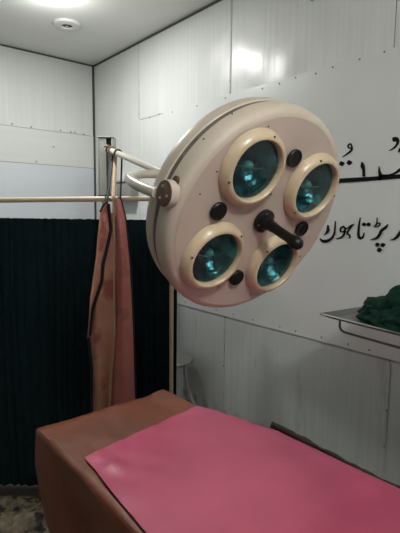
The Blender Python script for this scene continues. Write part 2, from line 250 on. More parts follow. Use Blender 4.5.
STROKES = [[((1.2407,1.5556),(1.236,1.556)),((1.2414,1.5525),(1.2345,1.553)),((1.2422,1.5494),(1.2329,1.5502)),((1.2429,1.5465),(1.2315,1.547)),((1.2436,1.5431),(1.2306,1.5434)),((1.2439,1.5389),(1.2298,1.5394)),((1.2441,1.5348),(1.2292,1.5346)),((1.2444,1.5312),(1.2296,1.5289)),((1.245,1.5281),(1.2322,1.523)),((1.2467,1.5244),(1.2371,1.518)),((1.2499,1.5195),(1.2433,1.5141)),((1.2538,1.5142),(1.2498,1.5108)),((1.2577,1.5088),(1.2559,1.5074))],[((1.2013,1.5741),(1.1979,1.574)),((1.2021,1.5659),(1.1976,1.5658)),((1.203,1.5576),(1.1974,1.5574)),((1.2038,1.5495),(1.1971,1.5492)),((1.2046,1.542),(1.1971,1.5417)),((1.2051,1.5351),(1.197,1.5349)),((1.2054,1.5288),(1.1969,1.5285)),((1.206,1.5232),(1.1973,1.5222)),((1.2075,1.5179),(1.1986,1.5158)),((1.2099,1.5126),(1.2008,1.5095)),((1.213,1.5074),(1.2039,1.5033)),((1.2166,1.5026),(1.2077,1.4974)),((1.2208,1.4986),(1.2121,1.4919)),((1.2256,1.4953),(1.2173,1.4869)),((1.2312,1.4925),(1.2233,1.4823)),((1.2368,1.4903),(1.2298,1.4783)),((1.2421,1.4887),(1.2367,1.4754)),((1.247,1.4877),(1.2439,1.4734)),((1.2521,1.4871),(1.2514,1.4725)),((1.2569,1.487),(1.2588,1.4728)),((1.2607,1.4871),(1.266,1.4745)),((1.2639,1.4874),(1.2718,1.478)),((1.268,1.4888),(1.2754,1.4826)),((1.2728,1.4911),(1.2779,1.4871)),((1.2778,1.4934),(1.2804,1.4912))],[((1.1675,1.5244),(1.1731,1.5238)),((1.1676,1.5286),(1.1741,1.5279)),((1.1678,1.5329),(1.1753,1.5322)),((1.1677,1.5364),(1.1761,1.5369)),((1.1669,1.5389),(1.1753,1.5417)),((1.1651,1.5413),(1.1725,1.5462)),((1.1622,1.544),(1.1685,1.55)),((1.1593,1.546),(1.1638,1.5529)),((1.1581,1.5466),(1.1583,1.5544)),((1.1572,1.5463),(1.1529,1.5528)),((1.1548,1.5446),(1.1488,1.5496)),((1.1526,1.5423),(1.1457,1.5458)),((1.1515,1.5405),(1.1439,1.5416)),((1.1516,1.5385),(1.1441,1.5372)),((1.1527,1.5357),(1.1456,1.5329)),((1.1545,1.533),(1.148,1.529)),((1.156,1.5314),(1.1514,1.5259)),((1.1576,1.5306),(1.1558,1.5243)),((1.1605,1.5302),(1.1603,1.5242)),((1.1644,1.53),(1.1643,1.5245)),((1.1683,1.5296),(1.1681,1.5247))],[((1.1504,1.535),(1.142,1.5326)),((1.1529,1.5287),(1.1441,1.5263)),((1.1552,1.5224),(1.146,1.5198)),((1.1576,1.5168),(1.1484,1.5133)),((1.1602,1.5124),(1.1519,1.5075)),((1.1634,1.5091),(1.1566,1.5028)),((1.1673,1.5062),(1.162,1.4993)),((1.1716,1.5037),(1.1676,1.4968)),((1.1759,1.5015),(1.1732,1.495)),((1.1802,1.4998),(1.1789,1.4941)),((1.1848,1.4987),(1.1844,1.4942)),((1.1899,1.4977),(1.1897,1.4947)),((1.1951,1.4965),(1.1949,1.4951))],[((1.1509,1.5362),(1.1532,1.5427)),((1.1464,1.5374),(1.1486,1.5439)),((1.1417,1.5387),(1.144,1.5449)),((1.137,1.5401),(1.1397,1.5461)),((1.1323,1.5421),(1.136,1.5475)),((1.128,1.5449),(1.1327,1.5497)),((1.1243,1.548),(1.1294,1.5526)),((1.121,1.5509),(1.1259,1.5557)),((1.1179,1.5533),(1.1221,1.5584)),((1.115,1.5552),(1.1182,1.5603)),((1.1119,1.5569),(1.1144,1.5616)),((1.1087,1.5585),(1.1108,1.5626)),((1.1054,1.5602),(1.1073,1.5637))],[((1.109,1.5622),(1.1057,1.5597)),((1.1131,1.5584),(1.1093,1.5555)),((1.1173,1.5546),(1.1129,1.5513)),((1.1215,1.5506),(1.1163,1.547)),((1.1256,1.546),(1.1198,1.5424)),((1.13,1.5406),(1.1238,1.5369)),((1.1347,1.5344),(1.1282,1.5309)),((1.1386,1.5281),(1.1316,1.5254)),((1.1406,1.522),(1.1329,1.5219)),((1.1382,1.5165),(1.1323,1.5209)),((1.1333,1.5135),(1.1296,1.5195)),((1.1291,1.5117),(1.1253,1.5177)),((1.127,1.5105),(1.1214,1.5151)),((1.1263,1.5092),(1.1194,1.5118)),((1.1257,1.5077),(1.1185,1.5087)),((1.1256,1.5064),(1.1186,1.5057)),((1.1255,1.5054),(1.1198,1.5028)),((1.126,1.5043),(1.1223,1.5006)),((1.1277,1.5028),(1.1253,1.4993)),((1.13,1.501),(1.1283,1.4984)),((1.1322,1.4992),(1.1311,1.4975))],[((1.0787,1.5919),(1.0756,1.5915)),((1.0803,1.5836),(1.076,1.583)),((1.0821,1.5754),(1.0765,1.5747)),((1.0837,1.5669),(1.0769,1.5662)),((1.0849,1.5579),(1.0771,1.5573)),((1.0859,1.5476),(1.0772,1.5471)),((1.0867,1.5364),(1.0773,1.5361)),((1.0871,1.5256),(1.0771,1.5258)),((1.0866,1.5165),(1.0762,1.5179)),((1.0849,1.5094),(1.0745,1.5127)),((1.0821,1.5038),(1.0724,1.5093)),((1.0783,1.4996),(1.0705,1.5074)),((1.0732,1.4969),(1.07,1.5069)),((1.067,1.4972),(1.0701,1.5068)),((1.0621,1.4998),(1.0683,1.5074)),((1.0585,1.5035),(1.0656,1.5092)),((1.0558,1.5078),(1.0632,1.5114)),((1.0545,1.5127),(1.0612,1.5144)),((1.0541,1.518),(1.0594,1.5189)),((1.054,1.5233),(1.0577,1.5239)),((1.0539,1.5285),(1.0559,1.5288))],[((1.0674,1.5594),(1.0677,1.5603)),((1.0643,1.5578),(1.0663,1.5632)),((1.0612,1.5559),(1.0649,1.5664)),((1.0583,1.5545),(1.0633,1.569)),((1.0557,1.5542),(1.061,1.5705)),((1.0535,1.5557),(1.0579,1.5703)),((1.0513,1.5584),(1.0544,1.5689)),((1.0492,1.5615),(1.0508,1.567)),((1.0471,1.5644),(1.0473,1.5654))],[((1.0458,1.56),(1.0461,1.5609)),((1.0427,1.5584),(1.0447,1.5638)),((1.0397,1.5565),(1.0434,1.5669)),((1.0368,1.5551),(1.0418,1.5695)),((1.0343,1.5548),(1.0395,1.571)),((1.0321,1.5563),(1.0365,1.5708)),((1.03,1.5589),(1.0331,1.5694)),((1.0279,1.5621),(1.0295,1.5675)),((1.0258,1.5649),(1.0261,1.5658))],[((1.0007,1.5927),(0.9977,1.5926)),((1.0009,1.5878),(0.9977,1.5877)),((1.0011,1.5828),(0.9976,1.5826)),((1.0013,1.578),(0.9975,1.5778)),((1.0015,1.5736),(0.9976,1.5733)),((1.0018,1.5698),(0.9978,1.5694)),((1.0021,1.5664),(0.9981,1.566)),((1.0024,1.5632),(0.9984,1.5628)),((1.0027,1.5599),(0.9987,1.5594))],[((1.0092,1.5539),(1.0115,1.5557)),((1.0054,1.5576),(1.0081,1.5598)),((1.0015,1.5616),(1.0047,1.5641)),((0.998,1.5649),(1.0012,1.568)),((0.995,1.5669),(0.9976,1.5709)),((0.9925,1.5677),(0.9936,1.5723)),((0.9899,1.5678),(0.9896,1.5725)),((0.9881,1.5674),(0.986,1.5716)),((0.9878,1.5674),(0.9833,1.5691)),((0.9878,1.5664),(0.983,1.5657)),((0.9886,1.5639),(0.984,1.562)),((0.9902,1.5611),(0.9861,1.5583)),((0.9922,1.5591),(0.9893,1.5553)),((0.9952,1.5577),(0.9936,1.5535)),((0.9996,1.5567),(0.9986,1.5526)),((1.0047,1.5558),(1.0038,1.5519)),((1.0096,1.5548),(1.0088,1.5512))],[((0.9521,1.5662),(0.9496,1.5647)),((0.9551,1.5635),(0.9506,1.561)),((0.9579,1.561),(0.9514,1.5572)),((0.9608,1.5587),(0.9528,1.5531)),((0.9637,1.5564),(0.9554,1.5488)),((0.9675,1.5538),(0.9595,1.5447)),((0.9722,1.5505),(0.9644,1.5411)),((0.9774,1.5467),(0.9688,1.5378)),((0.982,1.5421),(0.9719,1.5348)),((0.9852,1.5368),(0.9738,1.5317)),((0.987,1.5317),(0.9754,1.5279)),((0.9883,1.5274),(0.9771,1.5233)),((0.9899,1.5238),(0.9795,1.5187)),((0.992,1.5202),(0.9821,1.5146)),((0.994,1.5169),(0.9849,1.5107)),((0.9962,1.5141),(0.9887,1.5068)),((0.9992,1.5113),(0.9941,1.5034)),((1.004,1.5083),(1.0009,1.5012)),((1.0105,1.5052),(1.0086,1.4997)),((1.0177,1.502),(1.0166,1.4987)),((1.0248,1.4988),(1.0243,1.4974))],[((1.0016,1.476),(1.0019,1.4769)),((0.9984,1.4743),(1.0004,1.4801)),((0.9951,1.4724),(0.9991,1.4835)),((0.992,1.4709),(0.9973,1.4865)),((0.9893,1.4707),(0.9949,1.4882)),((0.987,1.4724),(0.9917,1.4881)),((0.9848,1.4754),(0.9881,1.4866)),((0.9826,1.4789),(0.9843,1.4847)),((0.9803,1.4821),(0.9806,1.483))],[((0.977,1.4761),(0.9773,1.477)),((0.9738,1.4744),(0.9759,1.4801)),((0.9706,1.4725),(0.9745,1.4835)),((0.9676,1.471),(0.9729,1.4865)),((0.965,1.4709),(0.9705,1.4881)),((0.9627,1.4725),(0.9673,1.488)),((0.9605,1.4754),(0.9637,1.4866)),((0.9584,1.4789),(0.96,1.4847)),((0.9562,1.4821),(0.9564,1.483))],[((0.9919,1.4543),(0.9922,1.4551)),((0.9885,1.4525),(0.9907,1.4585)),((0.9851,1.4505),(0.9893,1.4621)),((0.9819,1.449),(0.9875,1.4652)),((0.9792,1.4488),(0.985,1.467)),((0.9767,1.4506),(0.9816,1.4669)),((0.9744,1.4537),(0.9778,1.4655)),((0.9721,1.4574),(0.9739,1.4635)),((0.9698,1.4608),(0.9701,1.4617))],[((0.8925,1.5515),(0.8845,1.5473)),((0.8957,1.5466),(0.8867,1.542)),((0.8989,1.5416),(0.8889,1.5365)),((0.902,1.5369),(0.8913,1.5311)),((0.9049,1.5325),(0.8939,1.526)),((0.9077,1.5281),(0.897,1.5213)),((0.9104,1.5239),(0.9003,1.5169)),((0.9129,1.52),(0.9037,1.5129)),((0.9153,1.5169),(0.9072,1.5095)),((0.9173,1.5145),(0.9106,1.5068)),((0.9192,1.5127),(0.914,1.505)),((0.9213,1.511),(0.9173,1.5037)),((0.9238,1.5092),(0.9209,1.5026)),((0.9268,1.5074),(0.9248,1.5019)),((0.9303,1.5057),(0.929,1.5015)),((0.934,1.504),(0.9332,1.5012)),((0.9377,1.5022),(0.9373,1.5009))],[((1.2642,1.7426),(1.2668,1.7617)),((1.2447,1.7428),(1.2472,1.7619)),((1.2258,1.743),(1.2283,1.7622)),((1.2064,1.7433),(1.209,1.7625)),((1.1856,1.7435),(1.188,1.7626)),((1.1624,1.7437),(1.1648,1.7627)),((1.1378,1.744),(1.1401,1.7626)),((1.1132,1.7443),(1.1154,1.7625)),((1.0899,1.7446),(1.0921,1.7624)),((1.0688,1.745),(1.071,1.7623)),((1.0489,1.7453),(1.051,1.7622)),((1.0288,1.7458),(1.031,1.7621)),((1.0074,1.7463),(1.0097,1.7623)),((0.9842,1.7469),(0.9866,1.7628)),((0.9601,1.7476),(0.9625,1.7635)),((0.9357,1.7483),(0.9381,1.7643)),((0.9116,1.749),(0.914,1.7649)),((0.8877,1.7496),(0.8901,1.7654)),((0.8639,1.7502),(0.8662,1.7659)),((0.8404,1.7508),(0.8426,1.7663)),((0.8174,1.7514),(0.8196,1.7667))],[((1.0831,1.8272),(1.0803,1.8273)),((1.0844,1.8227),(1.0773,1.823)),((1.0858,1.8182),(1.0741,1.8187)),((1.0869,1.8135),(1.0712,1.8145)),((1.0868,1.8084),(1.0691,1.8104)),((1.0851,1.8034),(1.0679,1.8063)),((1.0824,1.7989),(1.0672,1.8016)),((1.0797,1.7947),(1.0666,1.7962)),((1.0778,1.7901),(1.0661,1.7904)),((1.0771,1.7846),(1.0655,1.7841)),((1.0769,1.7785),(1.065,1.7776)),((1.0769,1.772),(1.0646,1.771)),((1.0768,1.7655),(1.0642,1.7646))],[((1.0047,1.8022),(1.0021,1.8022)),((1.005,1.7973),(1.0008,1.7972)),((1.0054,1.7924),(0.9995,1.7922)),((1.0056,1.7874),(0.9981,1.7875)),((1.0055,1.7821),(0.9964,1.783)),((1.0047,1.7767),(0.9941,1.7789)),((1.0036,1.7715),(0.9912,1.7746)),((1.0028,1.7673),(0.9884,1.7696)),((1.0025,1.764),(0.9867,1.7638)),((1.0023,1.7609),(0.987,1.758)),((1.0023,1.757),(0.9886,1.7531)),((1.0025,1.7525),(0.9906,1.749)),((1.0027,1.7478),(0.9923,1.7449))],[((0.9921,1.7583),(0.9931,1.7693)),((0.9829,1.7584),(0.9838,1.7687)),((0.9736,1.7584),(0.9745,1.768)),((0.9644,1.7586),(0.9658,1.7675)),((0.956,1.7594),(0.9581,1.7678)),((0.9485,1.7608),(0.9514,1.7688)),((0.9419,1.7627),(0.9455,1.7704)),((0.9359,1.7649),(0.9399,1.7724)),((0.9299,1.7673),(0.9346,1.7749)),((0.9239,1.77),(0.9296,1.7779)),((0.9182,1.7729),(0.9249,1.7816)),((0.913,1.7757),(0.92,1.7854)),((0.9081,1.7779),(0.9146,1.7887)),((0.9034,1.7798),(0.9089,1.791)),((0.8985,1.7815),(0.9034,1.7925)),((0.8935,1.7832),(0.898,1.7938)),((0.8883,1.785),(0.8928,1.7951))],[((1.1934,1.824),(1.1938,1.8253)),((1.1891,1.8214),(1.1918,1.8289)),((1.1847,1.8185),(1.1899,1.8328)),((1.1807,1.8162),(1.1876,1.8361)),((1.1771,1.8155),(1.1843,1.8377)),((1.1739,1.8171),(1.18,1.8371)),((1.1709,1.8203),(1.1752,1.8347)),((1.1679,1.8242),(1.1701,1.8317)),((1.1649,1.8277),(1.1653,1.829))],[((1.1558,1.8257),(1.1562,1.827)),((1.1516,1.8231),(1.1543,1.8305)),((1.1474,1.8203),(1.1524,1.8344)),((1.1434,1.818),(1.1502,1.8376)),((1.14,1.8174),(1.147,1.8392)),((1.1369,1.8189),(1.1429,1.8386)),((1.134,1.8221),(1.1381,1.8362)),((1.1311,1.8259),(1.1332,1.8333)),((1.1281,1.8294),(1.1285,1.8307))],[((1.1286,1.8917),(1.1346,1.8902)),((1.131,1.8966),(1.137,1.8952)),((1.1334,1.9019),(1.1394,1.9005)),((1.136,1.9069),(1.1415,1.9046)),((1.14,1.9109),(1.1426,1.906)),((1.1457,1.9115),(1.1431,1.9059)),((1.1501,1.9095),(1.1457,1.9046)),((1.1537,1.9066),(1.1483,1.9025)),((1.1559,1.9034),(1.1495,1.9008)),((1.1561,1.8996),(1.1495,1.8994)),((1.1549,1.8958),(1.1488,1.8972)),((1.1526,1.8922),(1.1474,1.8949)),((1.1491,1.889),(1.1463,1.8937)),((1.1443,1.8874),(1.1441,1.8932)),((1.1393,1.887),(1.1399,1.893)),((1.1357,1.8867),(1.135,1.8927)),((1.136,1.8872),(1.1299,1.8899)),((1.1366,1.8873),(1.129,1.8851)),((1.1379,1.8851),(1.1304,1.8811)),((1.1402,1.8822),(1.1329,1.8771)),((1.1429,1.8795),(1.1362,1.8736)),((1.1464,1.8769),(1.1406,1.8705)),((1.1509,1.874),(1.1459,1.8678)),((1.156,1.8711),(1.1515,1.8653)),((1.1609,1.8681),(1.1568,1.863)),((1.1655,1.8651),(1.162,1.8607)),((1.1701,1.862),(1.1672,1.8585)),((1.1746,1.859),(1.1725,1.8563)),((1.1792,1.8559),(1.1778,1.8542))],[((0.9492,1.8955),(0.9541,1.9109)),((0.9446,1.8957),(0.9501,1.9118)),((0.9402,1.8959),(0.9456,1.9131)),((0.9381,1.8958),(0.9395,1.9137)),((0.9397,1.8966),(0.9313,1.9108)),((0.9397,1.8973),(0.926,1.9046)),((0.9375,1.8955),(0.9239,1.8983)),((0.9354,1.8926),(0.9235,1.892)),((0.9345,1.8896),(0.9247,1.8861)),((0.9355,1.886),(0.9275,1.881)),((0.9383,1.8817),(0.9313,1.876)),((0.9421,1.8773),(0.9358,1.8714)),((0.946,1.8735),(0.9408,1.8676)),((0.9499,1.8704),(0.9462,1.865)),((0.9546,1.8677),(0.9521,1.8633)),((0.9597,1.865),(0.958,1.862)),((0.9647,1.8623),(0.9638,1.8606))],[((0.9219,1.8501),(0.9253,1.852)),((0.9201,1.8516),(0.9251,1.8544)),((0.9183,1.853),(0.925,1.8568)),((0.9166,1.8545),(0.9246,1.8593)),((0.9148,1.8566),(0.9236,1.8622)),((0.9129,1.8596),(0.9219,1.8653)),((0.911,1.8631),(0.9196,1.8687)),((0.9091,1.8669),(0.9171,1.8722)),((0.9071,1.8706),(0.9147,1.8756))]]
# ------------------------------------------------------------------ room
XW, YB, ZC = 1.8, 3.552, 2.792        # right wall, back wall, ceiling
XL, YF = -1.9, -2.2
fl = struct(obj('floor', B((XL - .05, YF - .05, -.06), (XW + .06, YB + .06, 0)), M_floor, smooth=False))
ce = struct(obj('ceiling', B((XL - .05, YF - .05, ZC), (XW + .06, YB + .06, ZC + .06)), M_ceil, smooth=False))
wb = struct(obj('wall_back', B((XL, YB, 0), (XW, YB + .06, ZC)), M_seam, smooth=False))
wr = struct(obj('wall_right', B((XW, YF, 0), (XW + .06, YB + .06, ZC)), M_seam, smooth=False))
wl = struct(obj('wall_left', B((XL - .05, YF, 0), (XL, YB + .06, ZC)), M_wall, smooth=False))
wf = struct(obj('wall_front', B((XL, YF - .05, 0), (XW, YF, ZC)), M_wall, smooth=False))
g = .004
# sheets on the right wall, upper row then lower row
for a, b in ((2.857, YB - .012), (1.915, 2.857), (.972, 1.915), (.03, .972), (-.92, .03), (YF, -.92)):
    obj('wall_panel', B((XW - .006, a + g / 2, 1.005), (XW, b - g / 2, ZC - .012), .0015, 1), M_sheet, wr, False)
for a, b in ((2.95, YB - .012), (1.93, 2.95), (.912, 1.93), (-.1, .912), (-1.1, -.1), (YF, -1.1)):
    obj('wall_panel', B((XW - .005, a + g / 2, .0), (XW, b - g / 2, 1.004), .0015, 1), M_sheet_low, wr, False)
# back wall: ribbed sheet on top, flat band, pale blue sheet below
for a, b in ((.94, XW - .018), (0, .94), (-.94, 0), (XL, -.94)):
    obj('wall_panel', B((a + g / 2, YB - .005, 2.229), (b - g / 2, YB, ZC - .010), .0015, 1), M_sheet_b, wb, False)
obj('wall_panel', B((XL, YB - .007, 1.968), (XW - .018, YB, 2.227), .0015, 1), M_sheet_mid, wb, False)
obj('wall_panel', B((XL, YB - .005, 0), (XW - .018, YB, 1.966), .0015, 1), M_sheet_blue, wb, False)
# cover strips on the sheet joints
for y, z0, z1 in ((2.857, 2.27, ZC - .02), (1.915, 2.27, ZC - .02)):
    obj('seam_strip', B((XW - .009, y - .006, z0), (XW - .004, y + .006, z1), .001, 1), M_strip, wr, False)
for y in (.912, 1.93):
    obj('seam_strip', B((XW - .0075, y - .006, .0), (XW - .003, y + .006, .985), .001, 1), M_strip, wr, False)
obj('seam_strip', B((XW - .0085, 2.55, 2.258), (XW - .004, 2.85, 2.264), .001, 1), M_strip, wr, False)
def rivet_bm(p, ax, r=.006):
    r *= .75
    return LA(p, ax, [(r, -.001), (r, .0015), (r * .6, .004), (0, .0045)], 10)
for x, z in ((1.13, 2.245), (1.27, 2.24), (1.5, 2.243), (1.585, 2.24), (1.62, 2.241), (1.3, 1.985), (1.44, 2.11), (1.7, 2.235)):
    obj('rivet', rivet_bm((x, YB - .007, z), (0, -1, 0), .008), M_rivet, wb)
for y, z in ((2.72, 2.258), (2.6, 2.262), (2.857, 2.3), (1.915, 2.33), (.912, .62), (.912, .78), (1.93, .7)):
    obj('rivet', rivet_bm((XW - .007, y, z), (-1, 0, 0), .006), M_rivet, wr)
# edge joints of the room
struct(obj('trim_1', B((XL, YB - .010, ZC - .011), (XW - .012, YB - .0005, ZC - .001)), M_seam, smooth=False))
struct(obj('trim_2', B((XW - .012, YF, ZC - .013), (XW - .0005, YB - .012, ZC - .001)), M_seam, smooth=False))
struct(obj('trim_3', B((XW - .017, YB - .012, 0.001), (XW - .0005, YB - .0005, ZC - .014)), M_seam, smooth=False))

# ------------------------------------------------------------------ banner with Urdu lettering
bx = XW - .0085
rows = []
for j in range(25):
    z = lerp(1.004, 2.262, j / 24); row = []
    for i in range(49):
        y = lerp(2.56, -.6, i / 48)
        edge = min(1, min(j, 24 - j) / 3, min(i, 48 - i) / 3)
        row.append((bx - .0025 * edge * (.5 + .5 * fbm(y * 2.2, z * 2.2, 3.1)), y, z))
    rows.append(row)
ban = tag(obj('wall_banner', grid(rows, .001), M_banner), 'glossy white vinyl banner with black Urdu writing pinned along the right wall', 'banner')
bm = bmesh.new()
for S in STROKES:
    fr = [[bm.verts.new((bx - .0055, y, z)) for (y, z) in pr] for pr in S]
    bk = [[bm.verts.new((bx - .0005, y, z)) for (y, z) in pr] for pr in S]
    n = len(S)
    for i in range(n - 1):
        bm.faces.new((fr[i][0], fr[i][1], fr[i + 1][1], fr[i + 1][0]))
        for q in (0, 1): bm.faces.new((fr[i][q], fr[i + 1][q], bk[i + 1][q], bk[i][q]))
    for i in (0, n - 1): bm.faces.new((fr[i][0], fr[i][1], bk[i][1], bk[i][0]))
let = obj('lettering', bm, M_ink, ban, False); let['label'] = 'black Urdu lettering in two rows'
for y, z in ((2.45, 2.25), (2.2, 2.247), (1.95, 2.246), (1.6701, 2.2435), (1.5562, 2.2441), (1.4555, 2.2513), (1.3403, 2.2445), (1.2501, 2.2516), (1.1181, 2.2541), (1.0087, 2.2556), (.85, 2.25),
             (2.3, 1.03), (2.0, 1.03), (1.85, 1.028), (1.6973, 1.026), (1.5049, 1.0258), (1.4043, 1.024), (1.25, 1.026), (1.1075, 1.0246), (1.0046, 1.0223), (.86, 1.024)):
    obj('rivet', rivet_bm((bx - .001, y, z), (-1, 0, 0), .0055), M_rivet, ban)

# ------------------------------------------------------------------ ceiling fittings
def downlight(name, label, x, y, r, mc, group=None):
    t = thing(name, label, 'ceiling light', (x, y, ZC), group)
    obj('rim', LA((x, y, ZC), (0, 0, -1), [(r, 0), (r, .006), (r * .93, .014), (r * .62, .020), (r * .42, .017), (r * .38, .008), (r * .38, 0)], 48), M_white, t)
    obj('lens', LA((x, y, ZC), (0, 0, -1), [(r * .375, .001), (r * .37, .009), (r * .2, .012), (0, .013)], 32), mc, t)
    return t
dl = downlight('ceiling_light', 'round white ceiling light, unlit, with a dark round centre', 1.287, 2.9, .088, M_black)
obj('lens_ring', LA((1.287, 2.9, ZC - .012), (0, 0, -1), [(.010, 0), (.011, .004), (.006, .005), (.005, 0)], 20), M_bright, dl)
downlight('ceiling_light', 'lit ceiling light at the top edge above the dark curtain', 1.035, 2.53, .085, emit_mat('lit_lens', (1, .97, .9), 18))
fx = thing('wall_clamp', 'small dark fitting fixed high on the right wall near the ceiling', 'fitting', (XW, 1.35, 2.575))
obj('backplate', B((XW - .012, 1.315, 2.572), (XW, 1.385, 2.65), .003), M_gbox, fx)
obj('clip', B((XW - .035, 1.33, 2.575), (XW - .010, 1.372, 2.60), .006), M_dark, fx)
# grey box on the right wall behind the bracket
gb = thing('control_box', 'grey metal box on the right wall behind the lamp arm', 'box', (XW, 3.0, 1.70))
obj('casing', B((XW - .075, 2.87, 1.695), (XW - .002, 3.14, 1.825), .004), M_gbox, gb)
obj('lid', B((XW - .085, 2.86, 1.826), (XW - .002, 3.15, 1.846), .004), M_channel, gb)

# ------------------------------------------------------------------ view-independent frame of the screen: it stands across the corner
YAW = math.radians(39.7)
fh = Vector((math.sin(YAW), math.cos(YAW), 0)); rh = Vector((math.cos(YAW), -math.sin(YAW), 0))
def Q(r, z, d): return rh * r + fh * d + Vector((0, 0, z))
DS = 2.47
scr = thing('privacy_screen', 'ward screen with cream top rail and dark teal gathered curtain', 'screen', Q(-.85, 0, DS))
obj('top_rail', T([Q(-1.57, 1.651, DS), Q(-.88, 1.6665, DS), Q(-.162, 1.681, DS)], .0145, 14), M_rail, scr)
for r, dz in ((-.155, 1.688), (-1.55, 1.655)):
    obj('post', T([Q(r, .03, DS), Q(r, dz, DS)], .0115, 14), M_rail, scr)
    obj('foot', T([Q(r, .022, DS - .16), Q(r, .032, DS), Q(r, .022, DS + .12)], .014, 12), M_rail, scr)
    for dd in (-.16, .12): obj('caster', LA(Q(r, .022, DS + dd) - rh * .012, rh, [(0, 0), (.018, 0), (.022, .005), (.022, .019), (.018, .024), (0, .024)], 20), M_black, scr)
obj('curtain_wire', T([Q(-1.55, 1.550, DS + .055), Q(-.155, 1.550, DS + .055)], .004, 8), M_steel, scr)
rows = []
for j in range(30):
    t = j / 29; row = []
    for i in range(361):
        u = i / 360; r = lerp(-1.54, -.128, u)
        z = lerp(1.568 - .004 * u, .008 + .002 * math.sin(u * 60), t)
        if j == 0: z += .003 * fbm(u * 60, 0, 1)
        ph = u * 2 * PI * 30 + 5.5 * fbm(u * 9, t * .5, 0)
        amp = lerp(.005, .014, sm(t * 2.2)) * (.6 + .6 * abs(fbm(u * 9, t * .5, 5)))
        d = DS + .030 + amp * math.sin(ph) + .010 * fbm(u * 5, t * 1.2, 9)
        if abs(t - .03) < .02: d = lerp(d, DS + .028, .5)
        row.append(Q(r + .004 * math.sin(ph * .5 + 1), z, d))
    rows.append(row)
cu = obj('curtain', grid(rows, .0012), M_curtain, scr); cu['label'] = 'dark teal gathered curtain'

# ------------------------------------------------------------------ surgical light
LC = Vector((1.0040, .9225, 1.5840)); AX = Vector((-.0278, -.9065, -.4212)).normalized()    # face centre and facing
XV = Vector((1, 0, 0)); VV = XV.cross(-AX).normalized(); XV = (-AX).cross(VV).normalized()
def FP(ang, r, h=0.): a = math.radians(ang); return LC + XV * r * math.cos(a) + VV * r * math.sin(a) + AX * h
CP = Vector((1.325, 2.545, 0))
sl = thing('surgical_light', 'cream round operating lamp with four teal lenses on a swing arm', 'lamp', CP)
# rear shell (behind the groove), front shell, face
obj('rear_shell', LA(LC, AX, [(0, -.215), (.10, -.212), (.19, -.196), (.26, -.171), (.304, -.146), (.319, -.128), (.323, -.110), (.324, -.086), (.321, -.083), (.304, -.083)], 96), M_cream, sl)
obj('groove', LA(LC, AX, [(.304, -.087), (.3205, -.085), (.3205, -.060), (.304, -.056)], 96), M_groove, sl)
obj('front_shell', LA(LC, AX, [(.304, -.064), (.3225, -.064), (.3260, -.061), (.327, -.050), (.3265, -.034), (.324, -.019), (.318, -.008), (.309, -.0025), (.298, -.0005)], 96), M_cream, sl)
bm = bmesh.new()
def loop(c, r, n):
    vs = [bm.verts.new(c + (XV * math.cos(2 * PI * k / n) + VV * math.sin(2 * PI * k / n)) * r) for k in range(n)]
    return [bm.edges.new((vs[k], vs[(k + 1) % n])) for k in range(n)]
ed = loop(LC + AX * .0005, .3015, 96)
for ang in (127, 37, -53, -143): ed += loop(FP(ang, .19, .0005), .086, 48)
bmesh.ops.triangle_fill(bm, use_beauty=True, use_dissolve=False, edges=ed, normal=AX)
obj('face_plate', bm, M_face, sl, False)
# four lens heads
GROUP = None
for k, ang in enumerate((127, 37, -53, -143)):
    c = FP(ang, .19)
    rg = obj('lens_ring', LA(c, AX, [(.108, .002), (.107, .010), (.103, .019), (.097, .027), (.091, .031), (.086, .031), (.083, .028), (.0815, .022), (.081, .010)], 64), M_ring, sl)
    obj('reflector', LA(c, AX, [(.0805, .011), (.078, .004), (.068, -.020), (.05, -.045), (.028, -.060), (.0, -.065)], 48), M_reflector, rg)
    obj('bulb', LA(c, AX, [(0, .002), (.009, -.001), (.014, -.009), (.015, -.019), (.011, -.032), (.009, -.060)], 24), M_bulb, rg)
    obj('bulb_clip', T([c + XV * .055 + AX * -.010, c + XV * .02 + AX * .002, c - XV * .02 + AX * .002, c - XV * .055 + AX * -.010], .0022, 8), M_bright, rg)
    obj('lens_glass', LA(c, AX, [(.0815, .014), (.06, .0185), (.03, .021), (0, .022)], 48), M_glass, rg)
    for s in (75, 195, 315):
        a = math.radians(s + ang)
        p = c + (XV * math.cos(a) + VV * math.sin(a)) * .0955 + AX * .0285
        obj('screw', LA(p, AX, [(.0032, -.001), (.0032, .002), (.0, .003)], 10), M_screw, rg)
# black grips between the lenses
for ang in (82, -8, -98, -188):
    c = FP(ang, .196 if ang in (82, -98) else .188, .003)
    obj('vent_plug', LA(c, AX, [(.026, 0), (.0265, .007), (.024, .010), (.020, .008), (.010, .009), (0, .010)], 32), M_black, sl)
# sterile handle
hd = obj('handle', LA(LC, AX, [(.0145, .03), (.0165, .045), (.0145, .06), (.0142, .118), (.017, .126), (.0185, .142), (.016, .156), (.008, .163), (0, .164)], 28), M_black, sl)
fg = obj('handle_flange', LA(LC, AX, [(.036, .003), (.036, .012), (.032, .016), (.022, .018), (.018, .034), (0, .034)], 36), M_black, sl)
for s in (20, 110, 200, 290):
    obj('screw', LA(FP(s, .028, .014), AX, [(.0034, 0), (.003, .003), (0, .004)], 10), M_bright, fg)
obj('screw', LA(LC + AX * .13 + VV * .0165, VV, [(.003, 0), (.0028, .003), (0, .0035)], 10), M_bright, hd)
# small screws on face and shells
for a, r in ((150, .265), (165, .27), (112, .285), (25, .10), (-30, .272), (-75, .28)):
    obj('screw', LA(FP(a, r, .001), AX, [(.0022, 0), (.0022, .002), (0, .0025)], 10), M_screw, sl)
for a, h in ((125, -.055), (143, -.045)):
    rd = (FP(a, 1) - LC).normalized(); p = FP(a, .3255, h)
    obj('screw', LA(p, rd, [(.0025, 0), (.0025, .003), (0, .004)], 10), M_screw, sl)
